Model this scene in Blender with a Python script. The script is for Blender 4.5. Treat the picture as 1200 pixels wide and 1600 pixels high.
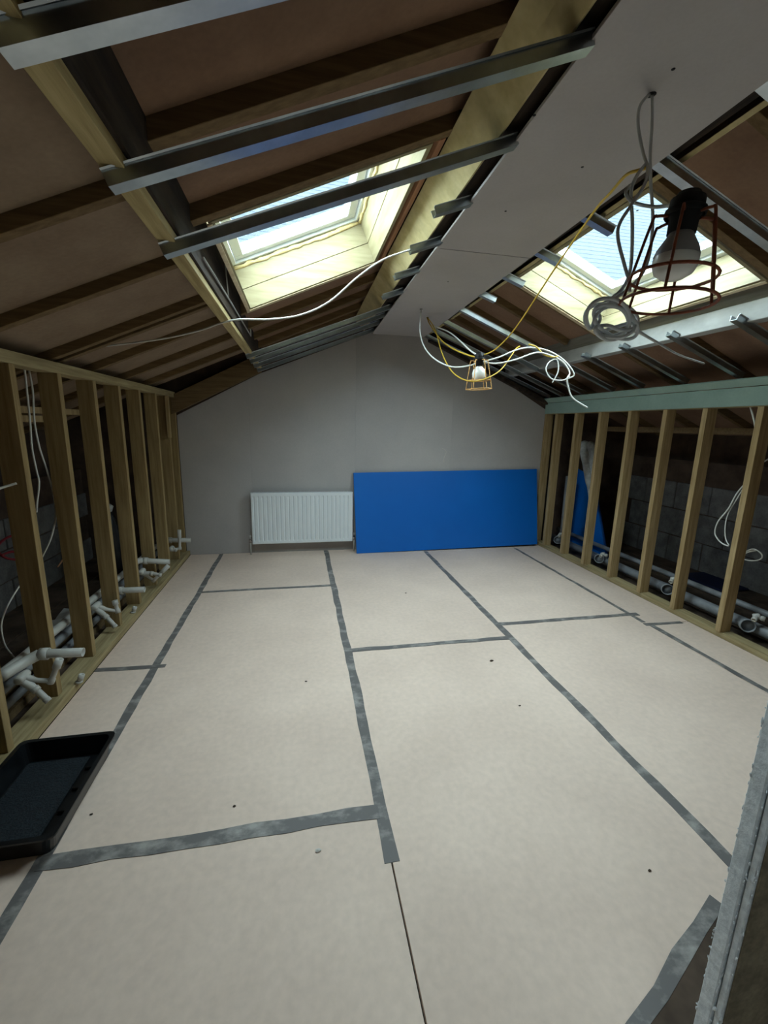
import bpy, bmesh, math, random
from mathutils import Vector, Matrix
random.seed(7)
S = bpy.context.scene
C = S.collection
for o in list(bpy.data.objects): bpy.data.objects.remove(o)

# ------------------------------------------------------------------ camera
F_PX, PITCH, YAW, ROLL, CAM_H = 658.818, 0.20259, 0.19869, -0.02234, 1.531
cyw, syw, cp, sp = math.cos(YAW), math.sin(YAW), math.cos(PITCH), math.sin(PITCH)
FWD = Vector((syw*cp, cyw*cp, -sp)); RGT0 = Vector((cyw, -syw, 0)); DWN0 = FWD.cross(RGT0)
RGT = math.cos(ROLL)*RGT0 + math.sin(ROLL)*DWN0
DWN = -math.sin(ROLL)*RGT0 + math.cos(ROLL)*DWN0
CAM = Vector((0, 0, CAM_H))
cd = bpy.data.cameras.new('camera'); cam = bpy.data.objects.new('camera', cd); C.objects.link(cam)
cd.sensor_fit = 'VERTICAL'; cd.sensor_height = 36.0; cd.lens = 36.0*F_PX/1600.0
cd.clip_start = 0.02; cd.clip_end = 200
cam.matrix_world = Matrix(((RGT.x, -DWN.x, -FWD.x, 0), (RGT.y, -DWN.y, -FWD.y, 0), (RGT.z, -DWN.z, -FWD.z, CAM_H), (0, 0, 0, 1)))
S.camera = cam
# ------------------------------------------------------------------ sky and exposure
w = bpy.data.worlds.new('overcast_sky'); S.world = w; w.use_nodes = True
bg = w.node_tree.nodes['Background']
bg.inputs[0].default_value = (0.84, 0.93, 1.0, 1); bg.inputs[1].default_value = 7.0
S.view_settings.view_transform = 'Standard'; S.view_settings.look = 'None'
S.view_settings.exposure = 1.95; S.view_settings.gamma = 1.0; S.view_settings.use_curve_mapping = False
S.cycles.max_bounces = 12; S.cycles.diffuse_bounces = 8; S.cycles.transparent_max_bounces = 12
S.cycles.caustics_reflective = False; S.cycles.caustics_refractive = False
try: S.cycles.sample_clamp_indirect = 4.0
except Exception: pass

# slopes of the roof: x is measured on the first slope, the other one mirrors it about the ridge
RIDGE_X = 1.12
SN, CN = 0.3950, 0.9187
def W(side, x, y, n=0.0):
    z = 1.84 + 0.43*(x + 1.35)
    px, pz = x - SN*n, z + CN*n
    return Vector((px if side > 0 else 2*RIDGE_X - px, y, pz))
WIN = {1: (-0.33, 0.56, 1.92, 3.23), -1: (-0.22, 0.58, 2.01, 3.35)}
REAR = (-0.25, 0.45, -1.20, -0.50)           # added, unseen roof window behind the viewer, to light the near end
def portal(side, x0, x1, y0, y1):
    l = bpy.data.lights.new('skylight_portal', 'AREA'); l.shape = 'RECTANGLE'
    l.size = (x1-x0)/CN; l.size_y = y1-y0; l.cycles.is_portal = True
    o = bpy.data.objects.new('skylight_portal', l); C.objects.link(o)
    o.location = W(side, (x0+x1)/2, (y0+y1)/2, 0.34)
    o.rotation_euler = (0, -math.atan2(SN, CN)*side, 0)
for sd in (1, -1):
    portal(sd, *WIN[sd])
portal(1, *REAR)

# ------------------------------------------------------------------ helpers
def at(u, v, X=None, Y=None, Z=None):
    d = FWD + RGT*((u-600)/F_PX) + DWN*((v-800)/F_PX)
    if X is not None: t = (X-CAM.x)/d.x
    elif Y is not None: t = (Y-CAM.y)/d.y
    else: t = (Z-CAM.z)/d.z
    return CAM + d*t
def s2l(c):
    c = c/255.0
    return c/12.92 if c <= 0.04045 else ((c+0.055)/1.055)**2.4
def rgb(t): return (s2l(t[0]), s2l(t[1]), s2l(t[2]), 1)

MATS = {}
def mat(name, col, col2=None, rough=0.7, scale=(4, 4, 4), metal=0.0, bump=0.0, detail=4, lo=0.35, hi=0.65, spec=0.3, fine=None):
    m = bpy.data.materials.new(name); m.use_nodes = True; nt = m.node_tree; b = nt.nodes['Principled BSDF']
    b.inputs['Roughness'].default_value = rough; b.inputs['Metallic'].default_value = metal
    b.inputs['Specular IOR Level'].default_value = spec
    tc = nt.nodes.new('ShaderNodeTexCoord'); mp = nt.nodes.new('ShaderNodeMapping')
    mp.inputs['Scale'].default_value = scale; nt.links.new(tc.outputs['Object'], mp.inputs['Vector'])
    oi = nt.nodes.new('ShaderNodeObjectInfo'); vm = nt.nodes.new('ShaderNodeVectorMath'); vm.operation = 'SCALE'
    vm.inputs[0].default_value = (17.3, 9.1, 23.7); nt.links.new(oi.outputs['Random'], vm.inputs['Scale'])
    nt.links.new(vm.outputs['Vector'], mp.inputs['Location'])
    nz = nt.nodes.new('ShaderNodeTexNoise'); nz.inputs['Scale'].default_value = 1.0; nz.inputs['Detail'].default_value = detail
    nz.inputs['Roughness'].default_value = 0.62
    nt.links.new(mp.outputs['Vector'], nz.inputs['Vector'])
    cr = nt.nodes.new('ShaderNodeValToRGB'); cr.color_ramp.elements[0].position = lo; cr.color_ramp.elements[1].position = hi
    cr.color_ramp.elements[0].color = rgb(col2 or col); cr.color_ramp.elements[1].color = rgb(col)
    nt.links.new(nz.outputs['Fac'], cr.inputs['Fac'])
    out = cr.outputs['Color']
    if fine:
        fs, amt = fine
        n2 = nt.nodes.new('ShaderNodeTexNoise'); n2.inputs['Scale'].default_value = fs; n2.inputs['Detail'].default_value = 3
        nt.links.new(tc.outputs['Object'], n2.inputs['Vector'])
        r2 = nt.nodes.new('ShaderNodeValToRGB'); r2.color_ramp.elements[0].position = 0.3; r2.color_ramp.elements[1].position = 0.7
        r2.color_ramp.elements[0].color = (1-amt, 1-amt, 1-amt, 1); r2.color_ramp.elements[1].color = (1, 1, 1, 1)
        nt.links.new(n2.outputs['Fac'], r2.inputs['Fac'])
        mx = nt.nodes.new('ShaderNodeMix'); mx.data_type = 'RGBA'; mx.blend_type = 'MULTIPLY'; mx.inputs['Factor'].default_value = 1
        nt.links.new(out, mx.inputs[6]); nt.links.new(r2.outputs['Color'], mx.inputs[7]); out = mx.outputs[2]
    nt.links.new(out, b.inputs['Base Color'])
    if bump:
        bp = nt.nodes.new('ShaderNodeBump'); bp.inputs['Strength'].default_value = bump; bp.inputs['Distance'].default_value = 0.01
        nt.links.new(nz.outputs['Fac'], bp.inputs['Height']); nt.links.new(bp.outputs['Normal'], b.inputs['Normal'])
    MATS[name] = m; return m
GX, GY, GZ = (2.5, 45, 45), (45, 2.5, 45), (45, 45, 2.5)
mat('stud_wood', (184, 160, 118), (150, 126, 86), 0.75, GZ, bump=.15)
mat('stud_brown', (162, 140, 98), (134, 112, 74), 0.8, GZ, bump=.15)
mat('plate_wood', (176, 160, 120), (140, 124, 88), 0.8, GY, bump=.15)
mat('rafter_wood', (126, 104, 72), (104, 84, 56), 0.8, (4, 60, 60), bump=.15)
mat('batten_wood', (196, 180, 132), (160, 142, 98), 0.8, GY, bump=.15)
mat('old_beam', (66, 54, 44), (34, 28, 24), 0.85, (20, 3, 20), bump=.3)
mat('sheathing', (154, 124, 100), (136, 106, 84), 0.8, (3, 3, 3), fine=(60, .12))
mat('sheathing_pale', (154, 134, 112), (136, 115, 94), 0.8, (3, 3, 3), fine=(60, .12))
mat('edge_pine', (220, 204, 170), (200, 180, 144), 0.6, (26, 26, 26), lo=.3, hi=.6)
mat('liner_x', (154, 145, 113), (132, 122, 90), 0.6, (3, 26, 26), lo=.3, hi=.6)
mat('liner_y', (154, 145, 113), (132, 122, 90), 0.6, (26, 3, 26), lo=.3, hi=.6)
mat('pink_wood', (176, 128, 96), (140, 96, 68), 0.7, GY)
mat('ridge_ply', (212, 196, 146), (176, 158, 108), 0.65, (5, 5, 5), lo=.3, hi=.6, fine=(30, .12))
mat('plasterboard', (192, 187, 185), (180, 175, 173), 0.85, (1.2, 1.2, 1.2), fine=(90, .05))
mat('wallboard', (184, 180, 177), (172, 168, 166), 0.85, (.9, .9, .9), fine=(60, .05))
mat('board_core', (232, 237, 240), (206, 212, 216), 0.95, (60, 60, 60), bump=.3)
mat('board_paper', (150, 140, 118), (118, 108, 90), 0.9, (14, 14, 14), fine=(80, .25), bump=.3)
mat('packer_grey', (150, 146, 136), (130, 126, 116), 0.7, GY)
mat('green_board', (156, 180, 168), (144, 168, 156), 0.85, (4, 4, 4), fine=(60, .06))
mat('floor_ply', (233, 211, 194), (216, 194, 178), 0.7, (1.3, 1.3, 1.3), lo=.3, hi=.7, detail=7, fine=(34, .09), bump=.05)
mat('subfloor', (64, 56, 48), (44, 38, 34), 0.95, (3, 3, 3))
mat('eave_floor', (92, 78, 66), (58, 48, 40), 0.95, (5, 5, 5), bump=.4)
mat('tape', (106, 103, 101), (164, 160, 154), 0.5, (9, 14, 9), lo=.30, hi=.52, detail=6)
mat('block', (128, 126, 124), (100, 98, 96), 0.95, (8, 8, 8), fine=(60, .2), bump=.3)
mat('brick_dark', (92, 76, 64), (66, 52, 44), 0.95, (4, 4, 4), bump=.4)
mat('steel', (186, 194, 198), (160, 168, 174), 0.28, (8, 8, 8), metal=1.0, spec=.5)
mat('painted_steel', (206, 208, 206), (176, 178, 176), 0.45, (6, 3, 6), spec=.4, metal=.3)
mat('white_enamel', (226, 232, 234), (222, 228, 231), 0.3, spec=.5)
mat('white_plastic', (196, 195, 188), (178, 177, 170), 0.4, spec=.45)
mat('grey_plastic', (138, 142, 146), (116, 120, 124), 0.42, (9, 9, 9), spec=.45)
mat('dark_inside', (60, 62, 66), (44, 46, 50), 0.8)
mat('black_plastic', (22, 25, 28), (12, 14, 16), 0.32, (20, 20, 20), spec=.5)
mat('black_mesh', (34, 44, 50), (14, 18, 24), 0.6, (120, 120, 120), bump=.6)
mat('blue_board', (4, 106, 196), (4, 100, 188), 0.42, (1, 1, 1), spec=.4)
mat('navy', (10, 22, 60), (8, 18, 48), 0.6)
mat('blue_edge', (10, 70, 140), (8, 60, 124), 0.5)
mat('cable_grey', (204, 206, 206), (188, 190, 190), 0.5)
mat('cable_white', (220, 220, 214), (208, 208, 200), 0.45)
mat('cable_yellow', (206, 172, 62), (190, 154, 50), 0.5)
mat('cable_red', (120, 24, 34), (96, 18, 26), 0.5)
mat('rubber_black', (20, 20, 20), (12, 12, 12), 0.6)
mat('cage_rust', (146, 78, 50), (110, 56, 38), 0.5, (30, 30, 30))
mat('cage_brass', (226, 176, 110), (206, 156, 92), 0.45, (30, 30, 30))
mat('bulb_white', (232, 232, 226), (228, 228, 222), 0.25, spec=.5)
mat('bulb_neck', (150, 150, 150), (140, 140, 140), 0.4)
mat('foam', (232, 214, 164), (206, 186, 130), 0.9, (30, 30, 30), bump=.6)
mat('slate', (50, 58, 66), (42, 50, 58), 0.7, (6, 20, 20), fine=(8, .15), spec=.1)
mat('slate_wall', (170, 172, 172), (150, 152, 152), 0.8, (3, 3, 3))
mat('crumb_dark', (70, 56, 44), (50, 40, 32), 0.9)
mat('crumb_light', (210, 206, 198), (190, 186, 178), 0.9)
mat('chrome', (200, 200, 200), None, 0.2, metal=1.0)
mat('quilt_white', (190, 192, 190), (150, 152, 150), 0.9, (14, 14, 14), bump=.6)
g = bpy.data.materials.new('pane_glass'); g.use_nodes = True; nt = g.node_tree
nt.nodes.remove(nt.nodes['Principled BSDF'])
tr = nt.nodes.new('ShaderNodeBsdfTransparent'); tr.inputs[0].default_value = (.86, .92, .92, 1)
gl = nt.nodes.new('ShaderNodeBsdfGlossy'); gl.inputs['Roughness'].default_value = .02
ms = nt.nodes.new('ShaderNodeMixShader')
ms.inputs[0].default_value = .05; nt.links.new(tr.outputs[0], ms.inputs[1]); nt.links.new(gl.outputs[0], ms.inputs[2])
nt.links.new(ms.outputs[0], nt.nodes['Material Output'].inputs[0]); MATS['pane_glass'] = g

def tag(o, label=None, cat=None, group=None, kind=None):
    if label: o['label'] = label
    if cat: o['category'] = cat
    if group: o['group'] = group
    if kind: o['kind'] = kind
    return o
def empty(name, loc=(0, 0, 0), **k):
    o = bpy.data.objects.new(name, None); C.objects.link(o); o.location = loc; o.empty_display_size = .1
    return tag(o, **k)
def link(name, me, m, parent=None, smooth=False):
    o = bpy.data.objects.new(name, me); C.objects.link(o)
    if m and not me.materials: me.materials.append(MATS[m])
    if smooth:
        for p in me.polygons: p.use_smooth = True
    if parent is not None:
        o.parent = parent
        o.matrix_parent_inverse = Matrix.Translation(-abs_loc(parent))
    else:
        vs = me.vertices
        if len(vs):
            lo = Vector((min(v.co.x for v in vs), min(v.co.y for v in vs), min(v.co.z for v in vs)))
            hi = Vector((max(v.co.x for v in vs), max(v.co.y for v in vs), max(v.co.z for v in vs)))
            c = Vector(((lo.x+hi.x)/2, (lo.y+hi.y)/2, lo.z))
            me.transform(Matrix.Translation(-c)); o.location = c
    return o
def abs_loc(o):
    l = Vector(o.location)
    if o.parent is not None:
        l = l + abs_loc(o.parent) + o.matrix_parent_inverse.translation
    return l
def from_bm(bm, name):
    bmesh.ops.recalc_face_normals(bm, faces=bm.faces)
    me = bpy.data.meshes.new(name); bm.to_mesh(me); bm.free(); return me
def add_hex(bm, b, t, bevel=0.0):
    vs = [bm.verts.new(p) for p in list(b)+list(t)]
    fs = [bm.faces.new([vs[i] for i in f]) for f in ((3, 2, 1, 0), (4, 5, 6, 7), (0, 1, 5, 4), (1, 2, 6, 5), (2, 3, 7, 6), (3, 0, 4, 7))]
    if bevel:
        es = list({e for f in fs for e in f.edges})
        bmesh.ops.bevel(bm, geom=es, offset=bevel, segments=1, affect='EDGES', profile=.5)
def hexa(name, b, t, m, parent=None, bevel=.0015):
    bm = bmesh.new(); add_hex(bm, b, t, bevel); return link(name, from_bm(bm, name), m, parent)
def boxmesh(name, lo, hi, bevel=.0015):
    bm = bmesh.new(); x0, y0, z0 = lo; x1, y1, z1 = hi
    add_hex(bm, [(x0, y0, z0), (x1, y0, z0), (x1, y1, z0), (x0, y1, z0)], [(x0, y0, z1), (x1, y0, z1), (x1, y1, z1), (x0, y1, z1)], bevel)
    return from_bm(bm, name)
def box(name, lo, hi, m, parent=None, bevel=.0015): return link(name, boxmesh(name, lo, hi, bevel), m, parent)
def slope(name, side, x0, x1, y0, y1, n0, n1, m, parent=None, bevel=.0015):
    b = [W(side, x0, y0, n0), W(side, x1, y0, n0), W(side, x1, y1, n0), W(side, x0, y1, n0)]
    t = [W(side, x0, y0, n1), W(side, x1, y0, n1), W(side, x1, y1, n1), W(side, x0, y1, n1)]
    return hexa(name, b, t, m, parent, bevel)
def catmull(pts, k=5, closed=False):
    pts = [Vector(p) for p in pts]; n = len(pts); out = []
    rng = range(n if closed else n-1)
    for i in rng:
        if closed: p0, p1, p2, p3 = pts[(i-1) % n], pts[i], pts[(i+1) % n], pts[(i+2) % n]
        else: p0, p1, p2, p3 = pts[max(i-1, 0)], pts[i], pts[i+1], pts[min(i+2, n-1)]
        for j in range(k):
            t = j/k
            out.append(.5*((2*p1)+(p2-p0)*t+(2*p0-5*p1+4*p2-p3)*t*t+(3*p1-p0-3*p2+p3)*t**3))
    if not closed: out.append(pts[-1])
    return out
def add_tube(bm, pts, r, sides=8, closed=False, caps=True):
    pts = [Vector(p) for p in pts]; n = len(pts)
    R = r if isinstance(r, (list, tuple)) else [r]*n
    tan = []
    for i in range(n):
        a = pts[i-1] if (i > 0 or closed) else pts[i]; b = pts[(i+1) % n] if (i < n-1 or closed) else pts[i]
        tan.append((b-a).normalized())
    ref = Vector((0, 0, 1)) if abs(tan[0].z) < .9 else Vector((1, 0, 0))
    u = tan[0].cross(ref).normalized(); rings = []
    for i in range(n):
        u = (u - tan[i]*u.dot(tan[i])).normalized(); v = tan[i].cross(u)
        rings.append([bm.verts.new(pts[i]+R[i]*(math.cos(2*math.pi*k/sides)*u+math.sin(2*math.pi*k/sides)*v)) for k in range(sides)])
    for i in range(n if closed else n-1):
        a, b = rings[i], rings[(i+1) % n]
        for k in range(sides):
            bm.faces.new((a[k], a[(k+1) % sides], b[(k+1) % sides], b[k]))
    if caps and not closed:
        bm.faces.new(rings[0][::-1]); bm.faces.new(rings[-1])
def tube(name, pts, r, m, parent=None, sides=8, closed=False, k=5, caps=True):
    bm = bmesh.new(); q = catmull(pts, k, closed) if k else pts
    add_tube(bm, q, r, sides, closed, caps); return link(name, from_bm(bm, name), m, parent, True)
def add_lathe(bm, prof, origin, axis, sides=16):
    axis = Vector(axis).normalized(); origin = Vector(origin)
    ref = Vector((0, 0, 1)) if abs(axis.z) < .9 else Vector((1, 0, 0))
    u = axis.cross(ref).normalized(); v = axis.cross(u); rings = []
    for r, h in prof:
        if r < 1e-5: rings.append([bm.verts.new(origin+axis*h)])
        else: rings.append([bm.verts.new(origin+axis*h+r*(math.cos(2*math.pi*k/sides)*u+math.sin(2*math.pi*k/sides)*v)) for k in range(sides)])
    for a, b in zip(rings, rings[1:]):
        for k in range(sides):
            k2 = (k+1) % sides
            if len(a) == 1 and len(b) == 1: continue
            if len(a) == 1: bm.faces.new((a[0], b[k2], b[k]))
            elif len(b) == 1: bm.faces.new((a[k], a[k2], b[0]))
            else: bm.faces.new((a[k], a[k2], b[k2], b[k]))
def lathe(name, prof, origin, axis, m, parent=None, sides=16):
    bm = bmesh.new(); add_lathe(bm, prof, origin, axis, sides); return link(name, from_bm(bm, name), m, parent, True)

# ------------------------------------------------------------------ floor
D = 5.071                                      # gable wall
T = [-0.923+1.22*i for i in range(4)]          # taped joints along the room
fl = tag(box('floor', (-2.9, -2.5, -.12), (5.1, D+.2, -.02), 'subfloor', None, 0), kind='structure')
gap = .003
def sheet(x0, x1, y0, y1): box('floor_sheet', (x0+gap, y0+gap, -.02), (x1-gap, y1-gap, 0), 'floor_ply', fl, .001)
cols = [(-1.275, T[0], [-2.4, .22, 2.66, D]), (T[0], T[1], [-2.4, -1.04, 1.40, 3.879, D]), (T[1], T[2], [-2.4, .21, 2.652, D]),
        (T[2], T[3], [-2.4, .427, 2.867, D]), (T[3], 3.125, [-2.4, .24, 2.68, D])]
for x0, x1, ys in cols:
    for a, b in zip(ys, ys[1:]):
        if x0 == -1.275: sheet(x0, x1, a, b)
        else: sheet(x0, x1, a, b)
TAPE_Z = [0.0]
def tape(p0, p1, wd=.048):
    TAPE_Z[0] += .0002; tz = TAPE_Z[0]
    p0, p1 = Vector((*p0, 0)), Vector((*p1, 0)); d = (p1-p0).normalized(); s = Vector((-d.y, d.x, 0))
    n = max(2, int((p1-p0).length/.12)); bm = bmesh.new(); rows = []
    for i in range(n+1):
        p = p0.lerp(p1, i/n)+s*random.uniform(-.004, .004); h = wd/2+random.uniform(-.003, .003)
        rows.append([bm.verts.new(p-s*h+Vector((0, 0, .0002))), bm.verts.new(p+s*h+Vector((0, 0, .0002))),
                     bm.verts.new(p+s*h+Vector((0, 0, .0010+tz))), bm.verts.new(p-s*h+Vector((0, 0, .0010+tz)))])
    for a, b in zip(rows, rows[1:]):
        for k in range(4): bm.faces.new((a[k], a[(k+1) % 4], b[(k+1) % 4], b[k]))
    bm.faces.new(rows[0]); bm.faces.new(rows[-1][::-1])
    return link('joint_tape', from_bm(bm, 'joint_tape'), 'tape', fl)
tape((T[0]-.005, 5.05), (T[0]+.003, .9))
tape((T[1], 5.05), (T[1]+.005, 1.19), .052)
tape((T[2], 4.86), (T[2], .6), .05)
tape((T[3]-.01, 4.85), (T[3], 2.72), .035); tape((T[3]+.02, 2.70), (T[3]+.03, 1.5), .04)
tape((T[0]+.02, 3.879), (T[1]-.02, 3.879), .04); tape((T[0]-.0, 1.40), (T[1]-.01, 1.40), .058)
tape((T[1]+.03, 2.652), (T[2]-.02, 2.652), .045); tape((T[2]+.02, 2.867), (T[3]+.07, 2.867), .045)
tape((-1.27, 2.665), (T[0]+.06, 2.65), .035); tape((T[3]-.03, 2.68), (3.05, 2.67), .036)
# loft boards and joists outside the stud walls
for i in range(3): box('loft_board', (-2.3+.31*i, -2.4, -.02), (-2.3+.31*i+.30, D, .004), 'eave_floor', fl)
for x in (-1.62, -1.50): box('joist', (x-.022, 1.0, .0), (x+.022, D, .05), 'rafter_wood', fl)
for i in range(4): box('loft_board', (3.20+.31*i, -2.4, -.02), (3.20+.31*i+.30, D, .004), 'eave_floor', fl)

# ------------------------------------------------------------------ gable wall
bk = empty('wall_back', (0, D, 0), kind='structure')
def poly_slab(name, pts, y0, y1, m, parent):
    bm = bmesh.new(); a = [bm.verts.new((x, y0, z)) for x, z in pts]; b = [bm.verts.new((x, y1, z)) for x, z in pts]; n = len(pts)
    bm.faces.new(a); bm.faces.new(b[::-1])
    for i in range(n): bm.faces.new((a[i], b[i], b[(i+1) % n], a[(i+1) % n]))
    return link(name, from_bm(bm, name), m, parent)
poly_slab('masonry', [(-2.9, -.02), (5.14, -.02), (5.14, 1.45), (RIDGE_X, 3.3), (-2.9, 1.45)], D+.016, D+.2, 'brick_dark', bk)
prof = [(-1.31, 1.59), (-.42, 2.065), (.83, 2.57), (1.47, 2.57), (2.26, 2.23), (3.12, 1.77)]
def topz(x):
    for (xa, za), (xb, zb) in zip(prof, prof[1:]):
        if xa <= x <= xb: return za+(zb-za)*(x-xa)/(xb-xa)
    return prof[-1][1]
for xa, xb in ((-1.31, -.55), (-.5495, .652), (.653, 1.852), (1.8525, 3.12)):
    mid = [p for p in prof if xa < p[0] < xb]
    pts = [(xa, .0), (xb, .0), (xb, topz(xb))]+mid[::-1]+[(xa, topz(xa))]
    poly_slab('plasterboard_sheet', pts, D, D+.0125, 'wallboard', bk)
for sx, side in ((-1, 1), (1, -1)):            # old rafters bedded against the gable
    f = (lambda x: x) if side > 0 else (lambda x: 2*RIDGE_X-x)
    xa, za, xb, zb = (-1.34, 1.60, -.40, 2.075) if side > 0 else (-.98, 1.775, .74, 2.50)
    hh = .19 if side > 0 else .05
    hexa('gable_rafter', [(f(xa), 4.99, za), (f(xb), 4.99, zb), (f(xb), 5.06, zb), (f(xa), 5.06, za)],
         [(f(xa), 4.99, za+hh), (f(xb), 4.99, zb+hh), (f(xb), 5.06, zb+hh), (f(xa), 5.06, za+hh)], 'rafter_wood' if side > 0 else 'old_beam', bk)
tube('plaster_smear', [at(690, 700, Y=D-.001), at(697, 705, Y=D-.001), at(694, 715, Y=D-.001), at(693, 722, Y=D-.001)], .004, 'crumb_light', bk, 6)
# rear gable behind the viewer
tag(poly_slab('wall_rear', [(-2.9, -.02), (5.14, -.02), (5.14, 1.45), (RIDGE_X, 3.3), (-2.9, 1.45)], -2.5, -2.4, 'brick_dark', None), kind='structure')

# ------------------------------------------------------------------ stud walls
wl = empty('wall_left', (-1.32, 2.5, 0), kind='structure')
box('bottom_plate', (-1.40, -2.3, .0), (-1.275, D-.002, .05), 'plate_wood', wl)
box('top_plate', (-1.41, -2.3, 1.775), (-1.305, D-.02, 1.832), 'plate_wood', wl)
stud_me = boxmesh('stud', (-.05, -.0215, .05), (.05, .0215, 1.775)); stud_me.materials.append(MATS['stud_brown'])
def stud(x, y, parent, me, dz=0):
    o = bpy.data.objects.new('stud', me); C.objects.link(o); o.location = (x, y, dz); o.parent = parent
    o.matrix_parent_inverse = Matrix.Translation(-abs_loc(parent)); return o
for y in (-1.6, -1.2, -.8, -.4, 0, .4, .8, 1.18, 1.56, 1.95, 2.36, 2.765, 3.185, 3.582, 3.995, 4.412, 4.772, 5.03): stud(-1.36, y, wl, stud_me)
box('packer', (-1.318, 4.70, 1.36), (-1.29, 4.745, 1.775), 'stud_wood', wl)
for ya, yb, z in ((2.4, 3.7, 1.50), (3.0, 4.1, 1.56)): box('noggin', (-1.86, ya, z), (-1.82, yb, z+.045), 'stud_wood', wl)
wr = empty('wall_right', (3.1, 2.5, 0), kind='structure')
box('bottom_plate', (3.122, .2, .0), (3.215, D-.002, .045), 'plate_wood', wr)
box('top_plate', (3.105, .2, 1.715), (3.20, D-.02, 1.765), 'plate_wood', wr)
stud_me2 = boxmesh('stud', (-.0475, -.0215, .045), (.0475, .0215, 1.715)); stud_me2.materials.append(MATS['stud_wood'])
for y in (.42, .82, 1.22, 1.61, 2.015, 2.42, 2.833, 3.208, 3.612, 4.028, 4.432, 4.818, 5.045): stud(3.152, y, wr, stud_me2)
tag(box('plasterboard_strip', (3.085, .6, 1.72), (3.098, D-.03, 1.85), 'green_board', wr), label='pale green moisture board strip')
box('noggin', (3.62, 2.6, 1.52), (3.66, 4.6, 1.575), 'rafter_wood', wr)
# low block walls at the eaves
def block_wall(name, x0, x1, courses, ch):
    p = empty(name, ((x0+x1)/2, 2.5, 0), kind='structure')
    box('core', (x0+.012, -2.4, 0), (x1-.012, D, courses*ch+.25), 'brick_dark', p, 0)
    me = boxmesh('block', (0, -.217, 0), (x1-x0, .217, ch-.012), .004); me.materials.append(MATS['block'])
    for c in range(courses):
        for i in range(9):
            y = 1.3+.22*(c % 2)+.446*i
            if y > D-.2: continue
            o = bpy.data.objects.new('block', me); C.objects.link(o); o.parent = p; o.location = (x0+random.uniform(-.006, .006), y, c*ch)
            o.matrix_parent_inverse = Matrix.Translation(-abs_loc(p))
    return p
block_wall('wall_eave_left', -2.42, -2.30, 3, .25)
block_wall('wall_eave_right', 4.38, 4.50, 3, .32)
for s, xx in ((1, -2.44), (-1, 4.52)):          # roof edge closing the void
    box('wall_outer', (xx-.05 if s > 0 else xx, -2.4, 0), (xx if s > 0 else xx+.05, D+.1, 1.7), 'brick_dark', None, 0)['kind'] = 'structure'

# ------------------------------------------------------------------ roof slopes
ce = empty('ceiling', (RIDGE_X, 2.5, 2.0), kind='structure')
up_y = {1: [-2.0, -1.30, -.30, .10, .52, .96, 1.42, 1.88, 3.27, 3.72, 4.15, 4.58, 4.95],
        -1: [-2.0, -1.42, -.86, -.40, .04, .55, 1.05, 1.52, 1.97, 3.39, 3.82, 4.25, 4.65, 4.95]}
lo_y = {1: [-2.0, -1.4, -.8, -.2, .4, 1.0, 1.59, 2.18, 2.77, 2.86, 3.28, 3.82, 4.35],
        -1: [-2.0, -1.4, -.8, -.2, .4, 1.0, 1.6, 2.2, 2.8, 3.4, 4.0, 4.6]}
for sd in (1, -1):
    wx0, wx1, wy0, wy1 = WIN[sd]
    px = -.39 if sd > 0 else -.25           # purlin inner face
    lx = -.48 if sd > 0 else -.36
    for y in up_y[sd]: slope('rafter', sd, px, .66, y-.024, y+.024, 0, .155, 'rafter_wood', ce)
    for y in lo_y[sd]: slope('rafter', sd, -2.75, lx, y-.022, y+.022, 0, .155, 'rafter_wood', ce)
    def panels(ys, x0, x1, n0, skip=(), pm='sheathing'):
        for a, b in zip(ys, ys[1:]):
            if b-a < .12 or any(a < s < b for s in skip): continue
            slope('sheathing_panel', sd, x0, x1, a+.026, b-.026, n0, n0+.03, pm, ce, 0)
    panels([-2.4]+up_y[sd]+[D+.1], px, .70, .052, (2.5, -.8) if sd > 0 else (2.5,))
    panels([-2.4]+lo_y[sd]+([4.78] if sd > 0 else [D+.1]), -2.75, lx, .045 if sd > 0 else .06, (), 'sheathing_pale' if sd > 0 else 'sheathing')
    # outer boarding with holes for the skylights
    rx0, rx1, ry0, ry1 = REAR
    front = ((-2.5, wy0-.02, 0),) if sd < 0 else ((-2.5, ry0-.02, 0), (ry0-.02, ry1+.02, (rx0, rx1)), (ry1+.02, wy0-.02, 0))
    for a, b, h in front+((wy0-.02, wy1+.02, (wx0, wx1)), (wy1+.02, D+.2, 0)):
        if not h: slope('roof_deck', sd, -2.9, 1.24, a, b, .16, .19, 'old_beam', ce, 0)
        else:
            slope('roof_deck', sd, -2.9, h[0]-.02, a, b, .16, .19, 'old_beam', ce, 0)
            slope('roof_deck', sd, h[1]+.02, 1.24, a, b, .16, .19, 'old_beam', ce, 0)
    # trimmers along the skylight opening
    slope('trimmer', sd, wx1+.015, wx1+.045, wy0-.02, wy1+.04, -.004, .15, 'pink_wood', ce)
    # slanted plywood under the ridge
    f = (lambda x: x) if sd > 0 else (lambda x: 2*RIDGE_X-x)
    hexa('ridge_plywood', [(f(.605), -2.3, 2.685), (f(.735), -2.3, 2.572), (f(.735), D-.03, 2.572), (f(.625), D-.03, 2.69)],
         [(f(.62), -2.3, 2.70), (f(.75), -2.3, 2.585), (f(.75), D-.03, 2.585), (f(.64), D-.03, 2.705)], 'ridge_ply', ce)
box('purlin', (-.47, -2.3, 2.138), (-.382, D-.02, 2.385), 'old_beam', ce, .004)
box('batten', (-.446, -2.3, 2.107), (-.390, 4.98, 2.137), 'batten_wood', ce)
tag(box('purlin', (2.50, -2.3, 2.15), (2.595, D-.02, 2.26), 'painted_steel', ce, .003), label='pale grey purlin')
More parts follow.
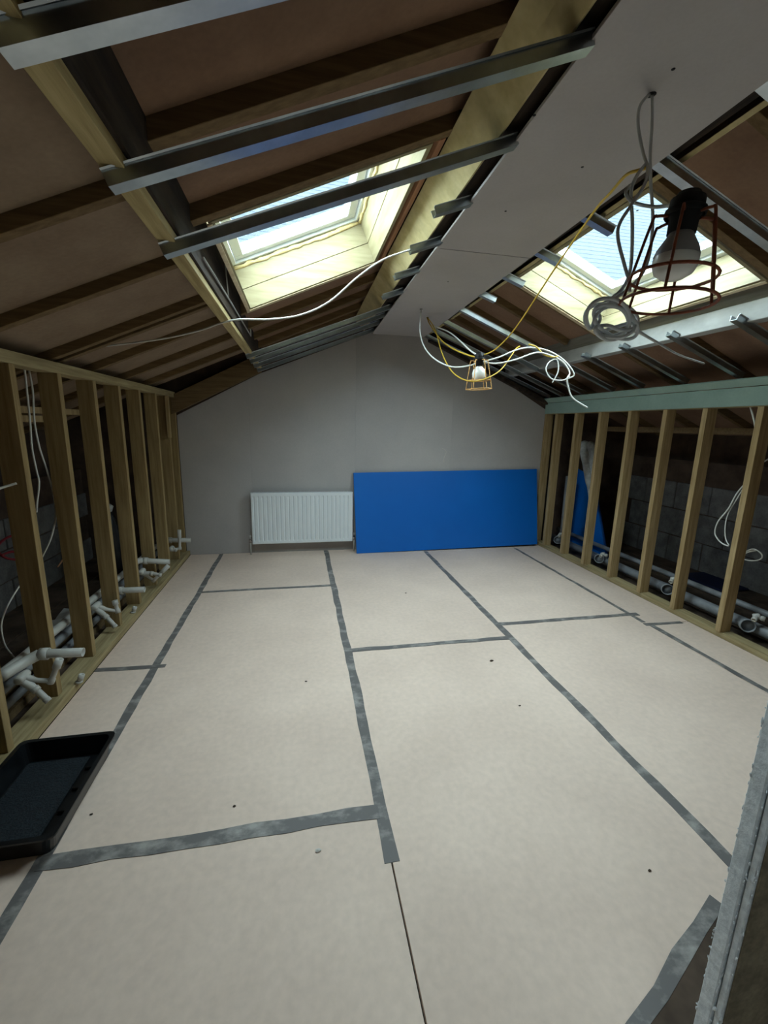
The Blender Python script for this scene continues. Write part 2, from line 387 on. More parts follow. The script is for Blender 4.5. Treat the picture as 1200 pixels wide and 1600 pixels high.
box('purlin_packer', (2.522, -2.3, 2.262), (2.595, D-.02, 2.42), 'packer_grey', ce)
box('ridge_beam', (.76, -2.3, 2.60), (1.48, D-.02, 2.74), 'old_beam', ce)
def hexsheet(name, pts, z0, z1, m):
    hexa(name, [(x, y, z0) for x, y in pts], [(x, y, z1) for x, y in pts], m, ce, .001)
ex = lambda y: .768+.0135*y
er = lambda y: 1.352+.020*y
for a, b in ((-2.3, .195), (.2, 2.615), (2.623, D-.005)):
    hexsheet('ceiling_plasterboard', [(ex(a), a), (er(a), a), (er(b), b), (ex(b), b)], 2.552, 2.5645, 'plasterboard')
for u, v in ((996, 329), (1052, 108), (910, 261), (835, 180), (700, 440), (790, 330)):
    lathe('screw', [(0, -.0012), (.005, -.0012), (.006, .0)], at(u, v, Z=2.552), (0, 0, 1), 'rubber_black', ce, 8)
for p in (at(1018, 148, Z=2.5515), at(658, 483, Z=2.5515), at(668, 496, Z=2.5515)):
    lathe('cable_hole', [(0, -.001), (.013, -.001), (.014, .0)], p, (0, 0, 1), 'rubber_black', ce, 10)

def channel(p0, p1, name='steel_channel'):
    p0, p1 = Vector(p0), Vector(p1); d = (p1-p0).normalized(); s = Vector((0, 1, 0)); n = d.cross(s)
    if n.z < 0: n = -n
    line = [(-.032, .033), (-.028, .030), (-.023, .032), (-.020, .0), (.020, .0), (.023, .032), (.028, .030), (.032, .033)]
    th = .0012; bm = bmesh.new(); A = []
    for base in (p0, p1):
        A.append(([bm.verts.new(base+s*a+n*b) for a, b in line], [bm.verts.new(base+s*(a*.94)+n*(b+th)) for a, b in line]))
    (a0, a1), (b0, b1) = A
    for i in range(len(line)-1):
        bm.faces.new((a0[i], a0[i+1], b0[i+1], b0[i])); bm.faces.new((a1[i+1], a1[i], b1[i], b1[i+1]))
        bm.faces.new((a0[i+1], a0[i], a1[i], a1[i+1])); bm.faces.new((b0[i], b0[i+1], b1[i+1], b1[i]))
    for i in (0, -1): bm.faces.new((a0[i], b0[i], b1[i], a1[i]))
    return link(name, from_bm(bm, name), 'steel', ce)
CL = lambda x: 2.07+.392*(x+.42)             # underside of the channels
CR = lambda x: 2.545-.39*(x-1.44)
for y in (-1.3, -.43, 0.0, .43, .87, 1.25, 1.67, 3.98, 4.28, 4.60, 4.97): channel((-.43, y, CL(-.43)), (ex(y)+.012, y, CL(ex(y)+.012)-.004))
for y, L in ((2.105, .165), (2.55, .17), (3.02, .16), (3.5, .155)): channel((ex(y)-L, y, CL(ex(y)-L)), (ex(y)+.012, y, CL(ex(y)+.012)-.004))
for y in (.40, .83, 1.26, 1.66, 3.84, 4.30, 4.68, 4.97): channel((er(y)-.012, y, CR(er(y))-.004), (3.075, y, CR(3.075)))
for y, L in ((2.11, .165), (2.55, .15), (2.975, .14), (3.39, .12)): channel((er(y)-.012, y, CR(er(y))-.004), (er(y)+L, y, CR(er(y)+L)))
for y in (2.14, 2.58, 3.02, 3.47): channel((2.43, y, CR(2.43)), (3.075, y, CR(3.075)+.005))
hexa('edge_board', [(3.03, .6, 1.898), (3.086, .6, 1.853), (3.086, D-.03, 1.853), (3.03, D-.03, 1.898)], [(3.035, .6, 1.908), (3.095, .6, 1.860), (3.095, D-.03, 1.860), (3.035, D-.03, 1.908)], 'green_board', ce)
# wire strap hanging on the purlin
tube('steel_strap', [at(318, 403, X=-.374), at(357, 466, X=-.374), at(392, 525, X=-.374)], .005, 'painted_steel', ce, 6, k=1)
tube('steel_strap', [at(352, 413, X=-.372), at(357, 466, X=-.374)], .004, 'painted_steel', ce, 6, k=0)
tube('steel_strap', [at(390, 488, X=-.372), at(392, 525, X=-.374)], .005, 'painted_steel', ce, 6, k=0)

# ------------------------------------------------------------------ roof windows
def roof_window(name, sd, x0, x1, y0, y1):
    r = empty(name, W(sd, (x0+x1)/2, (y0+y1)/2, 0), kind='structure')
    N = .27; t = .022
    for a, b in ((.003, .125), (.128, N)):     # boards lining the shaft
        slope('lining_board', sd, x0, x1, y1-t, y1, a, b, 'liner_x', r)
        slope('lining_board', sd, x0, x1, y0, y0+t, a, b, 'liner_x', r)
        slope('lining_board', sd, x1-t, x1, y0+t, y1-t, a, b, 'liner_y', r)
        slope('lining_board', sd, x0, x0+t, y0+t, y1-t, a, b, 'liner_y', r)
    slope('edge_batten', sd, x0-.01, x1+.01, y1-.012, y1+.03, -.006, .002, 'edge_pine', r)
    slope('edge_batten', sd, x0-.008, x0+.012, y0, y1+.03, -.006, .002, 'edge_pine', r)
    def ring(nm, i, n0, n1, wdt, m):
        a0, a1, b0, b1 = x0+i, x1-i, y0+i, y1-i
        slope(nm, sd, a0, a1, b1-wdt, b1, n0, n1, m, r, .003); slope(nm, sd, a0, a1, b0, b0+wdt, n0, n1, m, r, .003)
        slope(nm, sd, a0, a0+wdt, b0+wdt, b1-wdt, n0, n1, m, r, .003); slope(nm, sd, a1-wdt, a1, b0+wdt, b1-wdt, n0, n1, m, r, .003)
    ring('window_frame', -.02, N+.002, N+.075, .07, 'white_enamel')
    ring('sash', .053, N+.02, N+.085, .055, 'white_enamel')
    slope('pane', sd, x0+.105, x1-.105, y0+.105, y1-.105, N+.05, N+.056, 'pane_glass', r, 0)
    for pts in ([(x0+.02+i*(x1-x0-.04)/24, y1-t-.004) for i in range(25)], [(x1-t-.004, y0+.03+i*(y1-y0-.06)/30) for i in range(31)]):
        q = [W(sd, x, y, N-.012+random.uniform(-.006, .006)) for x, y in pts]
        bm = bmesh.new(); add_tube(bm, q, [random.uniform(.007, .016) for _ in q], 7); link('foam_bead', from_bm(bm, 'foam_bead'), 'foam', r, True)
    return r
roof_window('window_1', 1, *WIN[1]); roof_window('window_2', -1, *WIN[-1])
roof_window('added_window', 1, *REAR)  # added skylight out of view, gives the light from behind

# ------------------------------------------------------------------ neighbouring slate roof beyond the gable
nb = empty('neighbouring_roof', (2, 11, -4), label='pale slate roof of the next house seen through both skylights', cat='roof')
box('wall', (-9, 9.3, -4), (15, 14, 3.0), 'slate_wall', nb, 0)
N_C = 46
for i in range(N_C):
    y0, z0 = 9.0+.13*i, 2.8+.155*i
    hexa('slate_course', [(-9, y0, z0), (15, y0, z0), (15, y0+.20, z0+.232), (-9, y0+.20, z0+.232)],
         [(-9, y0-.011, z0+.010), (15, y0-.011, z0+.010), (15, y0+.192, z0+.238), (-9, y0+.192, z0+.238)], 'slate', nb, 0)

# ------------------------------------------------------------------ partition end next to the viewer
pt = empty('wall_partition', (.83, .51, 0), kind='structure')
box('plasterboard_sheet', (.83, .490, 0), (1.25, .503, 2.3), 'board_core', pt, .002)
box('plasterboard_sheet', (.826, .506, 0), (1.25, .533, 2.3), 'board_core', pt, .002)
box('paper_face', (.836, .486, 0), (1.25, .4895, 2.3), 'board_paper', pt, .0005)
bm = bmesh.new()
for i in range(200):
    z = random.uniform(.3, 1.5); y = random.choice((.488, .504, .533)); s = random.uniform(.0006, .0018)
    bmesh.ops.create_icosphere(bm, subdivisions=1, radius=s, matrix=Matrix.Translation((.828+random.uniform(-.002, .001), y+random.uniform(-.002, .002), z)) @ Matrix.Scale(random.uniform(1, 5), 4, (0, 0, 1)) @ Matrix.Scale(random.uniform(.6, 2.5), 4, (random.uniform(-1, 1), random.uniform(-1, 1), .2)))
cr = link('torn_paper', from_bm(bm, 'torn_paper'), 'board_core', pt); cr['kind'] = 'stuff'
# taped sheet edge and bare boards by the partition
a, b = Vector((1.34, .875, 0)), Vector((.70, .60, 0))
tape((a.x, a.y), (b.x, b.y), .04)
hexa('bare_board', [(1.36, .865, .0001), (.70, .582, .0001), (.70, .30, .0001), (1.36, .30, .0001)], [(1.36, .865, .002), (.70, .582, .002), (.70, .30, .002), (1.36, .30, .002)], 'eave_floor', fl, 0)

# ------------------------------------------------------------------ radiator
rx0, rx1, rz0, rz1, ry = -.562, .612, .135, .742, 4.948
rad = empty('radiator', ((rx0+rx1)/2, ry+.03, rz0), label='white ribbed panel radiator on the grey gable wall', cat='radiator')
bm = bmesh.new(); nr = 23; cols_x = [rx0+.012]
mg = .022; pw = (rx1-rx0-2*mg)/nr; prof_x = [(rx0, .006), (rx0+.006, 0), (rx0+mg, 0)]
for i in range(nr):
    a = rx0+mg+i*pw
    prof_x += [(a+pw*.14, .009), (a+pw*.28, .010), (a+pw*.42, 0), (a+pw, 0)] if True else []
prof_x += [(rx1-.006, 0), (rx1, .006)]
rows_z = [(rz0, 0, .006), (rz0+.006, 0, 0), (rz0+.03, 0, 0), (rz0+.048, 1, 0), (rz1-.055, 1, 0), (rz1-.037, 0, 0), (rz1-.006, 0, 0), (rz1, 0, .006)]
grid = [[bm.verts.new((x, ry+(dy*k if 2 < j < len(prof_x)-2 else dy)+e, z)) for j, (x, dy) in enumerate(prof_x)] for z, k, e in rows_z]
for a, b in zip(grid, grid[1:]):
    for j in range(len(prof_x)-1): bm.faces.new((a[j], a[j+1], b[j+1], b[j]))
link('front_panel', from_bm(bm, 'front_panel'), 'white_enamel', rad, False)
box('back_panel', (rx0+.01, ry+.062, rz0+.01), (rx1-.01, ry+.07, rz1-.015), 'white_enamel', rad)
for x in (rx0, rx1-.0035): box('side_cover', (x, ry+.005, rz0+.012), (x+.0035, ry+.072, rz1), 'white_enamel', rad)
gr = box('top_grille', (rx0+.004, ry+.006, rz1-.006), (rx1-.004, ry+.072, rz1-.001), 'white_enamel', rad)
for i in range(24): box('grille_bar', (rx0+.04+i*.0465, ry+.018, rz1-.001), (rx0+.052+i*.0465, ry+.06, rz1+.002), 'white_enamel', gr, .0005)
for x, s in ((rx0, -1), (rx1, 1)):
    v = lathe('valve', [(0, -.02), (.011, -.02), (.011, .022), (.008, .026), (.008, .034), (0, .034)], (x+s*.024, ry+.036, rz0+.035), (0, 0, 1), 'chrome', rad, 12)
    lathe('valve_cap', [(0, .034), (.013, .034), (.014, .06), (.010, .066), (0, .066)], (x+s*.024, ry+.036, rz0+.035), (0, 0, 1), 'white_plastic', v, 12)
    lathe('tail', [(.008, 0), (.008, .026)], (x, ry+.036, rz0+.035), (s, 0, 0), 'chrome', rad, 10)
    tube('pipe', [(x+s*.024, ry+.036, rz0+.02), (x+s*.024, ry+.036, .0)], .0075, 'white_plastic', rad, 10, k=0)
for x in (rx0+.25, rx1-.25): box('bracket', (x, ry+.07, rz0+.05), (x+.03, D, rz1-.05), 'steel', rad)

# ------------------------------------------------------------------ blue board against the gable
bb = empty('blue_board', (1.85, 4.9, 0), label='large bright blue board leaning on its long edge against the gable wall', cat='board')
bl, br_, tr_, tl = Vector((.655, 4.872, .001)), Vector((3.075, 4.905, .028)), Vector((3.045, 5.035, 1.015)), Vector((.628, 5.035, .965))
nrm = (br_-bl).cross(tl-bl).normalized()
if nrm.y > 0: nrm = -nrm
th = -nrm*.026
hexa('facing', [bl, br_, br_+th*.12, bl+th*.12], [tl, tr_, tr_+th*.12, tl+th*.12], 'blue_board', bb, .0008)
hexa('core', [bl+th*.13, br_+th*.13, br_+th, bl+th], [tl+th*.13, tr_+th*.13, tr_+th, tl+th], 'blue_edge', bb, .001)

# ------------------------------------------------------------------ caged work lamps
def cage_lamp(name, top, base, R, label, cage_m, wires=6, twist=.3, globe=False):
    top, base = Vector(top), Vector(base); ax = (base-top); L = ax.length; ax.normalize()
    o = empty(name, top, label=label, cat='lamp', group='caged work lamps on the cables')
    ref = Vector((1, 0, 0)); u = (ref-ax*ref.dot(ax)).normalized(); v = ax.cross(u)
    P = lambda r, h, a: top+ax*(L*h)+(u*math.cos(a)+v*math.sin(a))*r
    k = R/.085
    lathe('lamp_holder', [(0, -.10*L), (.020*k, -.10*L), (.022*k, -.06*L), (.030*k, -.04*L), (.031*k, .10*L), (.026*k, .12*L), (.025*k, .30*L), (0, .30*L)], top, ax, 'rubber_black', o, 18)
    b = lathe('bulb', [(.016*k, .28*L), (.022*k, .34*L), (.040*k, .42*L), (.046*k, .53*L), (.042*k, .64*L), (.026*k, .72*L), (0, .75*L)] if globe else [(.019*k, .28*L), (.024*k, .34*L), (.036*k, .46*L), (.040*k, .56*L), (.040*k, .62*L), (.034*k, .70*L), (.020*k, .755*L), (0, .77*L)], top, ax, 'bulb_white', o, 20)
    if not globe: lathe('bulb_neck', [(.0195*k, .28*L), (.0245*k, .34*L), (.0365*k, .46*L), (.0403*k, .53*L), (.0403*k, .54*L)], top, ax, 'bulb_neck', b, 20)
    lathe('clip', [(.033*k, .06*L), (.036*k, .07*L), (.036*k, .12*L), (.033*k, .13*L)], top, ax, 'rubber_black', o, 16)
    wr_ = .0028*k
    for h, r in ((.74, R*.90), (1.0, R)):
        tube('cage_ring', [P(r, h, 2*math.pi*i/28) for i in range(28)], wr_*1.1, cage_m, o, 6, True, 1)
    for i in range(wires):
        a = twist+2*math.pi*i/wires
        tube('cage_wire', [P(R*.36, .13, a), P(R*.60, .14, a), P(R*.68, .19, a), P(R*.90, .74, a), P(R, 1.0, a)], wr_, cage_m, o, 6, False, 3)
    return o
YN = .92
n_top, n_base = at(1074, 318, Y=YN), at(1042, 472, Y=YN)
n_R = (at(1098, 472, Y=YN)-at(985, 472, Y=YN)).length/2
cage_lamp('caged_lamp', n_top, n_base, n_R, 'large rust-wired caged lamp hanging close in front of the bright skylight', 'cage_rust')
YF = 3.0
f_top, f_base = at(749, 556, Y=YF), at(748, 608, Y=YF)
f_R = (at(767, 610, Y=YF)-at(730, 610, Y=YF)).length/2
cage_lamp('caged_lamp', f_top, f_base, f_R, 'small brass-wired caged lamp hanging before the gable wall', 'cage_brass', globe=True)

# ------------------------------------------------------------------ cables
def cable(label, pts, r, m, group=None, name='cable', cat='cable', k=6):
    P = [at(u, v, Y=y) for u, v, y in pts]
    return tag(tube(name, P, r, m, None, 8, False, k), label, cat, group)
G1 = 'cables round the near lamp'; G2 = 'cables round the far lamp'
cable('grey cable dropping from the ceiling hole and looping down to the coil', [(1015, 147, 1.355), (1000, 165, 1.31), (997, 195, 1.26), (1004, 235, 1.20), (1012, 265, 1.15), (1006, 290, 1.1), (988, 318, 1.08), (968, 350, 1.06), (966, 375, 1.05), (976, 415, 1.04), (983, 440, 1.03), (984, 455, 1.02)], .0042, 'cable_grey', G1)
cable('grey cable hanging straight from the ceiling hole past the lamp cage', [(1019, 148, 1.355), (1019, 190, 1.30), (1016, 240, 1.22), (1017, 290, 1.15), (1020, 340, 1.10), (1016, 390, 1.07), (1005, 425, 1.05), (983, 450, 1.03), (955, 470, 1.02), (935, 482, 1.02)], .0042, 'cable_grey', G1)
cable('middle grey cable running down the skylight to the coil', [(1010, 255, 1.17), (995, 275, 1.15), (986, 300, 1.13), (988, 345, 1.11), (987, 400, 1.08), (982, 432, 1.06), (968, 456, 1.04), (940, 476, 1.03)], .0046, 'cable_grey', G1)
cable('short grey cable looping across to the black lamp holder', [(984, 290, 1.13), (978, 302, 1.12), (990, 316, 1.1), (1020, 323, 1.05), (1045, 321, 1.0), (1064, 315, .93)], .0044, 'cable_grey', G1)
cable('yellow cable strung from the near lamp up to the far caged lamp', [(1012, 262, 1.16), (998, 266, 1.17), (978, 274, 1.22), (955, 300, 1.35), (925, 335, 1.6), (870, 415, 2.1), (806, 512, 2.7), (775, 545, 2.9), (752, 556, 3.0)], .0045, 'cable_yellow', G1)
# coil of cable
bmc = []
for j in range(5):
    cx, cy = 957+(-7, 5, -2, 8, -4)[j], 499+(-3, 4, 6, -5, 2)[j]; ra, rb_ = (34, 38, 26, 33, 40)[j], (30, 22, 27, 20, 25)[j]; tl_ = (.1, .55, .9, .35, .25)[j]
    for i in range(12):
        t = 2*math.pi*i/12+2.4
        bmc.append((cx+ra*math.cos(t)*math.cos(tl_)-rb_*math.sin(t)*math.sin(tl_), cy+ra*math.cos(t)*math.sin(tl_)+rb_*math.sin(t)*math.cos(tl_), 1.02+.03*math.sin(t+j)+.010*(j-2)))
cable('bundled grey coil of cable hanging under the skylight', [(935, 482, 1.02)]+bmc+[(985, 505, 1.03), (993, 515, 1.1), (1030, 537, 1.5), (1062, 555, 1.9), (1100, 568, 2.2)], .0047, 'cable_grey', G1, 'cable_coil', 'cable', 4)
cable('white cable looping out of the ceiling hole to the far lamp', [(658, 484, 3.9), (656, 515, 3.75), (662, 540, 3.6), (678, 560, 3.4), (705, 573, 3.2), (735, 571, 3.05), (750, 563, 3.0)], .0055, 'cable_white', G2)
cable('white cable arching from the ceiling to the top of the far lamp', [(668, 497, 4.17), (675, 508, 4.1), (700, 518, 3.8), (718, 532, 3.4), (735, 548, 3.1), (748, 556, 3.0)], .0055, 'cable_white', G2)
cable('yellow cable arching from the ceiling to the top of the far lamp', [(667, 495, 4.17), (672, 507, 4.1), (690, 532, 3.8), (710, 546, 3.4), (732, 555, 3.1), (744, 558, 3.0)], .0055, 'cable_yellow', G2)
cable('yellow cable sagging under the far lamp cage', [(668, 496, 4.16), (680, 515, 4.0), (690, 550, 3.6), (705, 579, 3.2), (727, 594, 2.93), (752, 594, 2.9), (780, 580, 2.95), (798, 557, 3.1), (806, 545, 3.2), (812, 541, 3.3)], .0045, 'cable_yellow', G2)
cable('white cable running from the far lamp to the roof channels above', [(752, 566, 3.0), (780, 558, 3.02), (803, 548, 3.06), (825, 543, 3.1), (850, 546, 3.1), (872, 556, 3.05), (888, 570, 3.0), (897, 586, 2.98), (885, 592, 3.0)], .0055, 'cable_white', G2)
cable('lower white cable running from the far lamp to the tangle', [(754, 565, 2.99), (775, 568, 3.0), (805, 562, 3.02), (838, 551, 3.06), (862, 556, 3.03), (880, 566, 3.0), (890, 582, 2.97), (886, 592, 2.95), (888, 605, 2.95), (895, 622, 2.94), (918, 637, 2.92)], .0055, 'cable_white', G2)
cable('thin white cable loop hanging in the tangle', [(863, 598, 3.0), (872, 580, 3.0), (870, 562, 3.02), (858, 566, 3.02), (853, 578, 3.0), (862, 592, 2.98), (880, 594, 2.97), (890, 588, 2.97)], .0045, 'cable_white', G2)
cable('short yellow cable end crossing the roof channel by the tangle', [(826, 538, 3.12), (838, 542, 3.1), (850, 554, 3.06), (865, 558, 3.02), (872, 556, 3.02)], .005, 'cable_yellow', G2)
cable('long white cable strung from the stud wall under the skylight', [(50, 548, 2.9), (90, 546, 2.9), (160, 541, 2.9), (250, 530, 2.85), (310, 517, 2.8), (345, 505, 2.72), (375, 499, 2.68), (420, 499, 2.66), (470, 492, 2.62), (515, 471, 2.6), (560, 432, 2.58), (600, 405, 2.56), (642, 390, 2.55)], .005, 'cable_white')
G3 = 'white cables in the stud bays'
cx = lambda lab, pts, r=.005, m='cable_white', g=G3, nm='cable': tag(tube(nm, [at(u, v, X=x) for u, v, x in pts], r, m, None, 8, False, 6), lab, 'cable', g)
cx('white cable hanging straight in the first open stud bay', [(38, 572, -1.42), (43, 620, -1.42), (47, 660, -1.42), (50, 700, -1.42), (57, 735, -1.42), (61, 755, -1.42), (58, 785, -1.43), (57, 800, -1.45)])
cx('bowed white cable hanging beside the straight one in the stud bay', [(44, 572, -1.43), (51, 610, -1.43), (54, 660, -1.43), (62, 700, -1.43), (75, 740, -1.43), (84, 775, -1.43), (87, 805, -1.43), (84, 825, -1.43), (78, 845, -1.45), (66, 870, -1.50)])
cx('white cable end curling low behind the nearest studs', [(33, 912, -1.5), (20, 932, -1.5), (8, 955, -1.5), (2, 980, -1.5), (8, 1008, -1.5), (22, 1027, -1.5)], .004)
cx('short white cable end poking from the nearest stud', [(-14, 768, -1.38), (0, 763, -1.38), (26, 755, -1.33)], .006)
cx('red cable coil hung deep in the nearest stud bay', [(2, 868, -1.8), (20, 862, -1.8), (40, 868, -1.8), (58, 855, -1.8), (54, 838, -1.82), (30, 835, -1.84), (8, 842, -1.84), (-5, 858, -1.82), (10, 872, -1.8), (36, 874, -1.78), (52, 866, -1.78)], .008, 'cable_red', None)
cx('pair of pinkish cable loops behind the second stud', [(94, 842, -1.7), (101, 848, -1.7), (103, 862, -1.7), (97, 876, -1.7), (90, 886, -1.7)], .005, 'pink_wood', None)
G4 = 'white cables by the green board wall'
cx('white cable looping out from the nearest green-topped stud', [(1168, 752, 3.20), (1152, 770, 3.18), (1138, 795, 3.15), (1122, 815, 3.14), (1117, 832, 3.14), (1122, 843, 3.14), (1130, 850, 3.14), (1138, 853, 3.13)], .005, g=G4)
cx('second white cable strand inside the loop by the stud', [(1162, 762, 3.2), (1148, 785, 3.18), (1137, 805, 3.16), (1133, 825, 3.15), (1134, 842, 3.14), (1139, 852, 3.13)], .004, g=G4)
cx('white cable bending away behind the nearest green-topped stud', [(1178, 748, 3.3), (1183, 735, 3.28), (1190, 724, 3.26), (1203, 716, 3.24)], .005, g=G4)
cx('flat white cable coil lying low behind the nearest stud', [(1165, 862, 3.4), (1178, 858, 3.4), (1190, 866, 3.4), (1188, 874, 3.4), (1172, 876, 3.42), (1160, 872, 3.42), (1166, 864, 3.42), (1182, 860, 3.42)], .005, g=G4)
cx('short white cable hanging down from the green board', [(1172, 634, 3.16), (1176, 648, 3.16), (1179, 660, 3.16), (1180, 668, 3.16)], .006, g=G4)

# ------------------------------------------------------------------ plumbing behind the first stud wall
def pipe_open(name, pts, r, m, parent, sides=14, wall=.003):
    """pipe with an open mouth at its last point"""
    bm = bmesh.new(); q = [Vector(p) for p in pts]
    add_tube(bm, q, r, sides, False, False)
    d = (q[-1]-q[-2]).normalized()
    add_lathe(bm, [(r, 0), (r-wall, .0005), (r-wall, -.05), (0, -.05)], q[-1], d, sides)
    bmesh.ops.remove_doubles(bm, verts=bm.verts, dist=.0002)
    return link(name, from_bm(bm, name), m, parent, True)
wp = empty('waste_pipe_run', (-1.46, 3.4, .2), label='long white waste pipe lying behind the brown studs', cat='pipe')
tube('pipe', [(-1.475, 1.3, .31), (-1.462, 2.40, .282), (-1.462, 3.6, .272), (-1.462, 5.0, .26)], .0245, 'white_plastic', wp, 12, k=0)
wp2 = empty('lower_pipe_run', (-1.46, 3.4, .2), label='grey insulated pipes lying under the white waste pipe', cat='pipe')
tube('pipe', [(-1.48, 1.3, .20), (-1.48, 3.2, .19), (-1.48, 5.0, .17)], .026, 'grey_plastic', wp2, 10, k=0)
tube('pipe', [(-1.465, 1.3, .12), (-1.465, 3.2, .11), (-1.465, 5.0, .10)], .022, 'grey_plastic', wp2, 10, k=0)
outs = [(((0, 1058, 2.14), (40, 1034, 2.25), (62, 1022, 2.29)), (130, 1019, 2.29), 'nearest white waste outlet poking between the brown studs'),
        (((150, 932, 3.36), (172, 925, 3.46), (184, 923, 3.49)), (226, 921, 3.49), 'second white waste outlet from the camera between the brown studs'),
        (((205, 882, 3.80), (215, 877, 3.88), (223, 876, 3.92)), (265, 878, 3.93), 'third white waste outlet beside the far studs'),
        (((246, 848, 4.60), (254, 845, 4.66), (262, 844, 4.68)), (298, 844, 4.70), 'last white waste outlet next to the gable wall')]
for el, end, lab in outs:
    q = [at(u, v, Y=y) for u, v, y in el]; e = at(end[0], end[1], Y=end[2]); d = (e-q[2]).normalized()
    o = empty('waste_outlet', q[2], label=lab, cat='pipe', group='white waste outlets between the studs')
    tube('elbow', q, .0275, 'white_plastic', o, 14, k=4)
    lathe('collar', [(.025, -.02), (.031, -.02), (.031, .02), (.025, .02)], q[2]+d*.02, d, 'white_plastic', o, 16)
    pipe_open('spigot', [q[2]-d*.005, e], .0235, 'white_plastic', o)
tees = [((35, 1058), (80, 1064), (93, 1030), (76, 1096), 2.20, 'nearest pair of white push-fit tees on the sole plate'),
        ((150, 947), (184, 955), (179, 938), (181, 980), 3.08, 'second pair of white push-fit tees from the camera'),
        ((222, 893), (240, 907), (263, 884), (252, 899), 3.86, 'third pair of white push-fit tees near the far studs'),
        ((268, 857), (281, 857), (280, 828), (276, 860), 4.57, 'last pair of white push-fit tees by the gable wall')]
for h, e, t, f_, y, lab in tees:
    H, E_, T_, F_ = [at(p[0], p[1], Y=y+dy) for p, dy in ((h, 0), (e, .03), (t, .04), (f_, -.02))]
    F_.z = max(F_.z, .065); E_.z = max(E_.z, .075)
    o = empty('pushfit_tee', H, label=lab, cat='fitting', group='white push-fit tees by the studs')
    lathe('hub', [(0, -.036), (.018, -.036), (.023, -.026), (.023, .026), (.018, .036), (0, .036)], H, (.1, 1, .1), 'white_plastic', o, 12)
    m1 = H.lerp(E_, .45)+Vector((0, 0, -.006))
    tube('branch', [H, m1, E_], [.017]*4+[.012]*5, 'white_plastic', o, 10, k=4)
    d = (T_-E_); L = d.length
    lathe('stub', [(0, -.012), (.017, -.012), (.017, .012), (.013, .018), (.013, L*.55), (.019, L*.6), (.019, L), (.010, L), (.010, L-.015), (0, L-.015)], E_, d, 'white_plastic', o, 14)
    m2 = H.lerp(F_, .5)
    tube('branch', [H+Vector((0, -.01, -.015)), m2, F_], [.019]*4+[.015]*4+[.012], 'white_plastic', o, 10, k=4)
    d2 = (F_-H).normalized()
    lathe('collar', [(.014, -.012), (.020, -.012), (.020, .012), (.014, .012)], m2, d2, 'white_plastic', o, 12)
    lathe('collar', [(.012, -.01), (.017, -.01), (.017, .01), (.012, .01)], F_-d2*.01, d2, 'white_plastic', o, 12)
for (su, sv), lab in (((124, 1066), 'small white push-fit stop end on the nearest sole plate'), ((208, 957), 'small white push-fit stop end farther along the sole plate')):
    p = at(su, sv, Z=.052); y = p.y
    o = empty('stop_end', (p.x, y, .05), label=lab, cat='fitting', group='white stop ends on the sole plate')
    lathe('socket', [(0, 0), (.011, 0), (.011, .014), (.016, .018), (.016, .048), (.008, .048), (.008, .03), (0, .03)], (p.x, y, .052), (.35, .1, 1), 'white_plastic', o, 14)
    lathe('base_collar', [(0, -.001), (.019, -.001), (.019, .008), (.011, .010)], (p.x, y, .052), (.0, .0, 1), 'white_plastic', o, 14)

# ------------------------------------------------------------------ plumbing behind the green-topped stud wall
sp_ = empty('soil_pipe_run', (3.32, 3.4, .1), label='thick grey soil pipe running low behind the pale studs', cat='pipe')
tube('pipe', [(3.33, 1.2, .105), (3.33, 3.2, .105), (3.33, 5.0, .105)], .041, 'grey_plastic', sp_, 16, k=0)
for i, (y, lab) in enumerate(((2.31, 0), (3.02, 0), (3.92, 0), (4.70, 0))):
    tube('branch', [(3.33, y+.16, .105), (3.30, y+.09, .118), (3.26, y+.03, .13), (3.24, y+.01, .135)], [.041]*4+[.042]*4+[.044]*4+[.047], 'grey_plastic', sp_, 16, k=4)
    pipe_open('socket', [(3.246, y+.02, .134), (3.222, y-.012, .140)], .049, 'grey_plastic', sp_, 18, .006)
g2 = empty('grey_pipe_run', (3.43, 3.4, .2), label='thin grey pipe running above the thick soil pipe', cat='pipe')
tube('pipe', [(3.425, 1.2, .205), (3.425, 3.2, .205), (3.425, 5.0, .205)], .024, 'grey_plastic', g2, 12, k=0)
gv = empty('vertical_pipe', (3.33, 4.76, .15), label='upright grey pipe between the two farthest pale studs', cat='pipe')
tube('pipe', [(3.33, 4.76, .15), (3.335, 4.77, .95)], .033, 'grey_plastic', gv, 14, k=0)
lathe('collar', [(.034, .0), (.04, .0), (.04, .06), (.034, .06)], (3.33, 4.76, .16), (0, 0, 1), 'grey_plastic', gv, 16)
for (fu, fv, fx), lab in (((1182, 963, 3.27), 'nearest white elbow fitting on top of the grey pipes'), ((1052, 905, 3.27), 'second white elbow fitting on the grey pipes'), ((942, 866, 3.27), 'third white elbow fitting on the grey pipes'), ((876, 835, 3.27), 'farthest white elbow fitting on the grey pipes')):
    c = at(fu, fv, X=fx); y = c.y
    o = empty('elbow_fitting', c, label=lab, cat='fitting', group='white elbow fittings on the grey pipes')
    lathe('body', [(0, -.022), (.016, -.022), (.021, -.014), (.021, .014), (.016, .022), (0, .022)], c, (.6, -.6, .3), 'white_plastic', o, 14)
    lathe('socket', [(.014, 0), (.014, .02), (.018, .024), (.018, .048), (.010, .048), (.010, .03), (0, .03)], c, (-.75, -.3, -.35), 'white_plastic', o, 14)
    lathe('socket', [(.014, 0), (.014, .022), (.018, .026), (.018, .05), (0, .05)], c, (.5, -.8, -.1), 'white_plastic', o, 14)

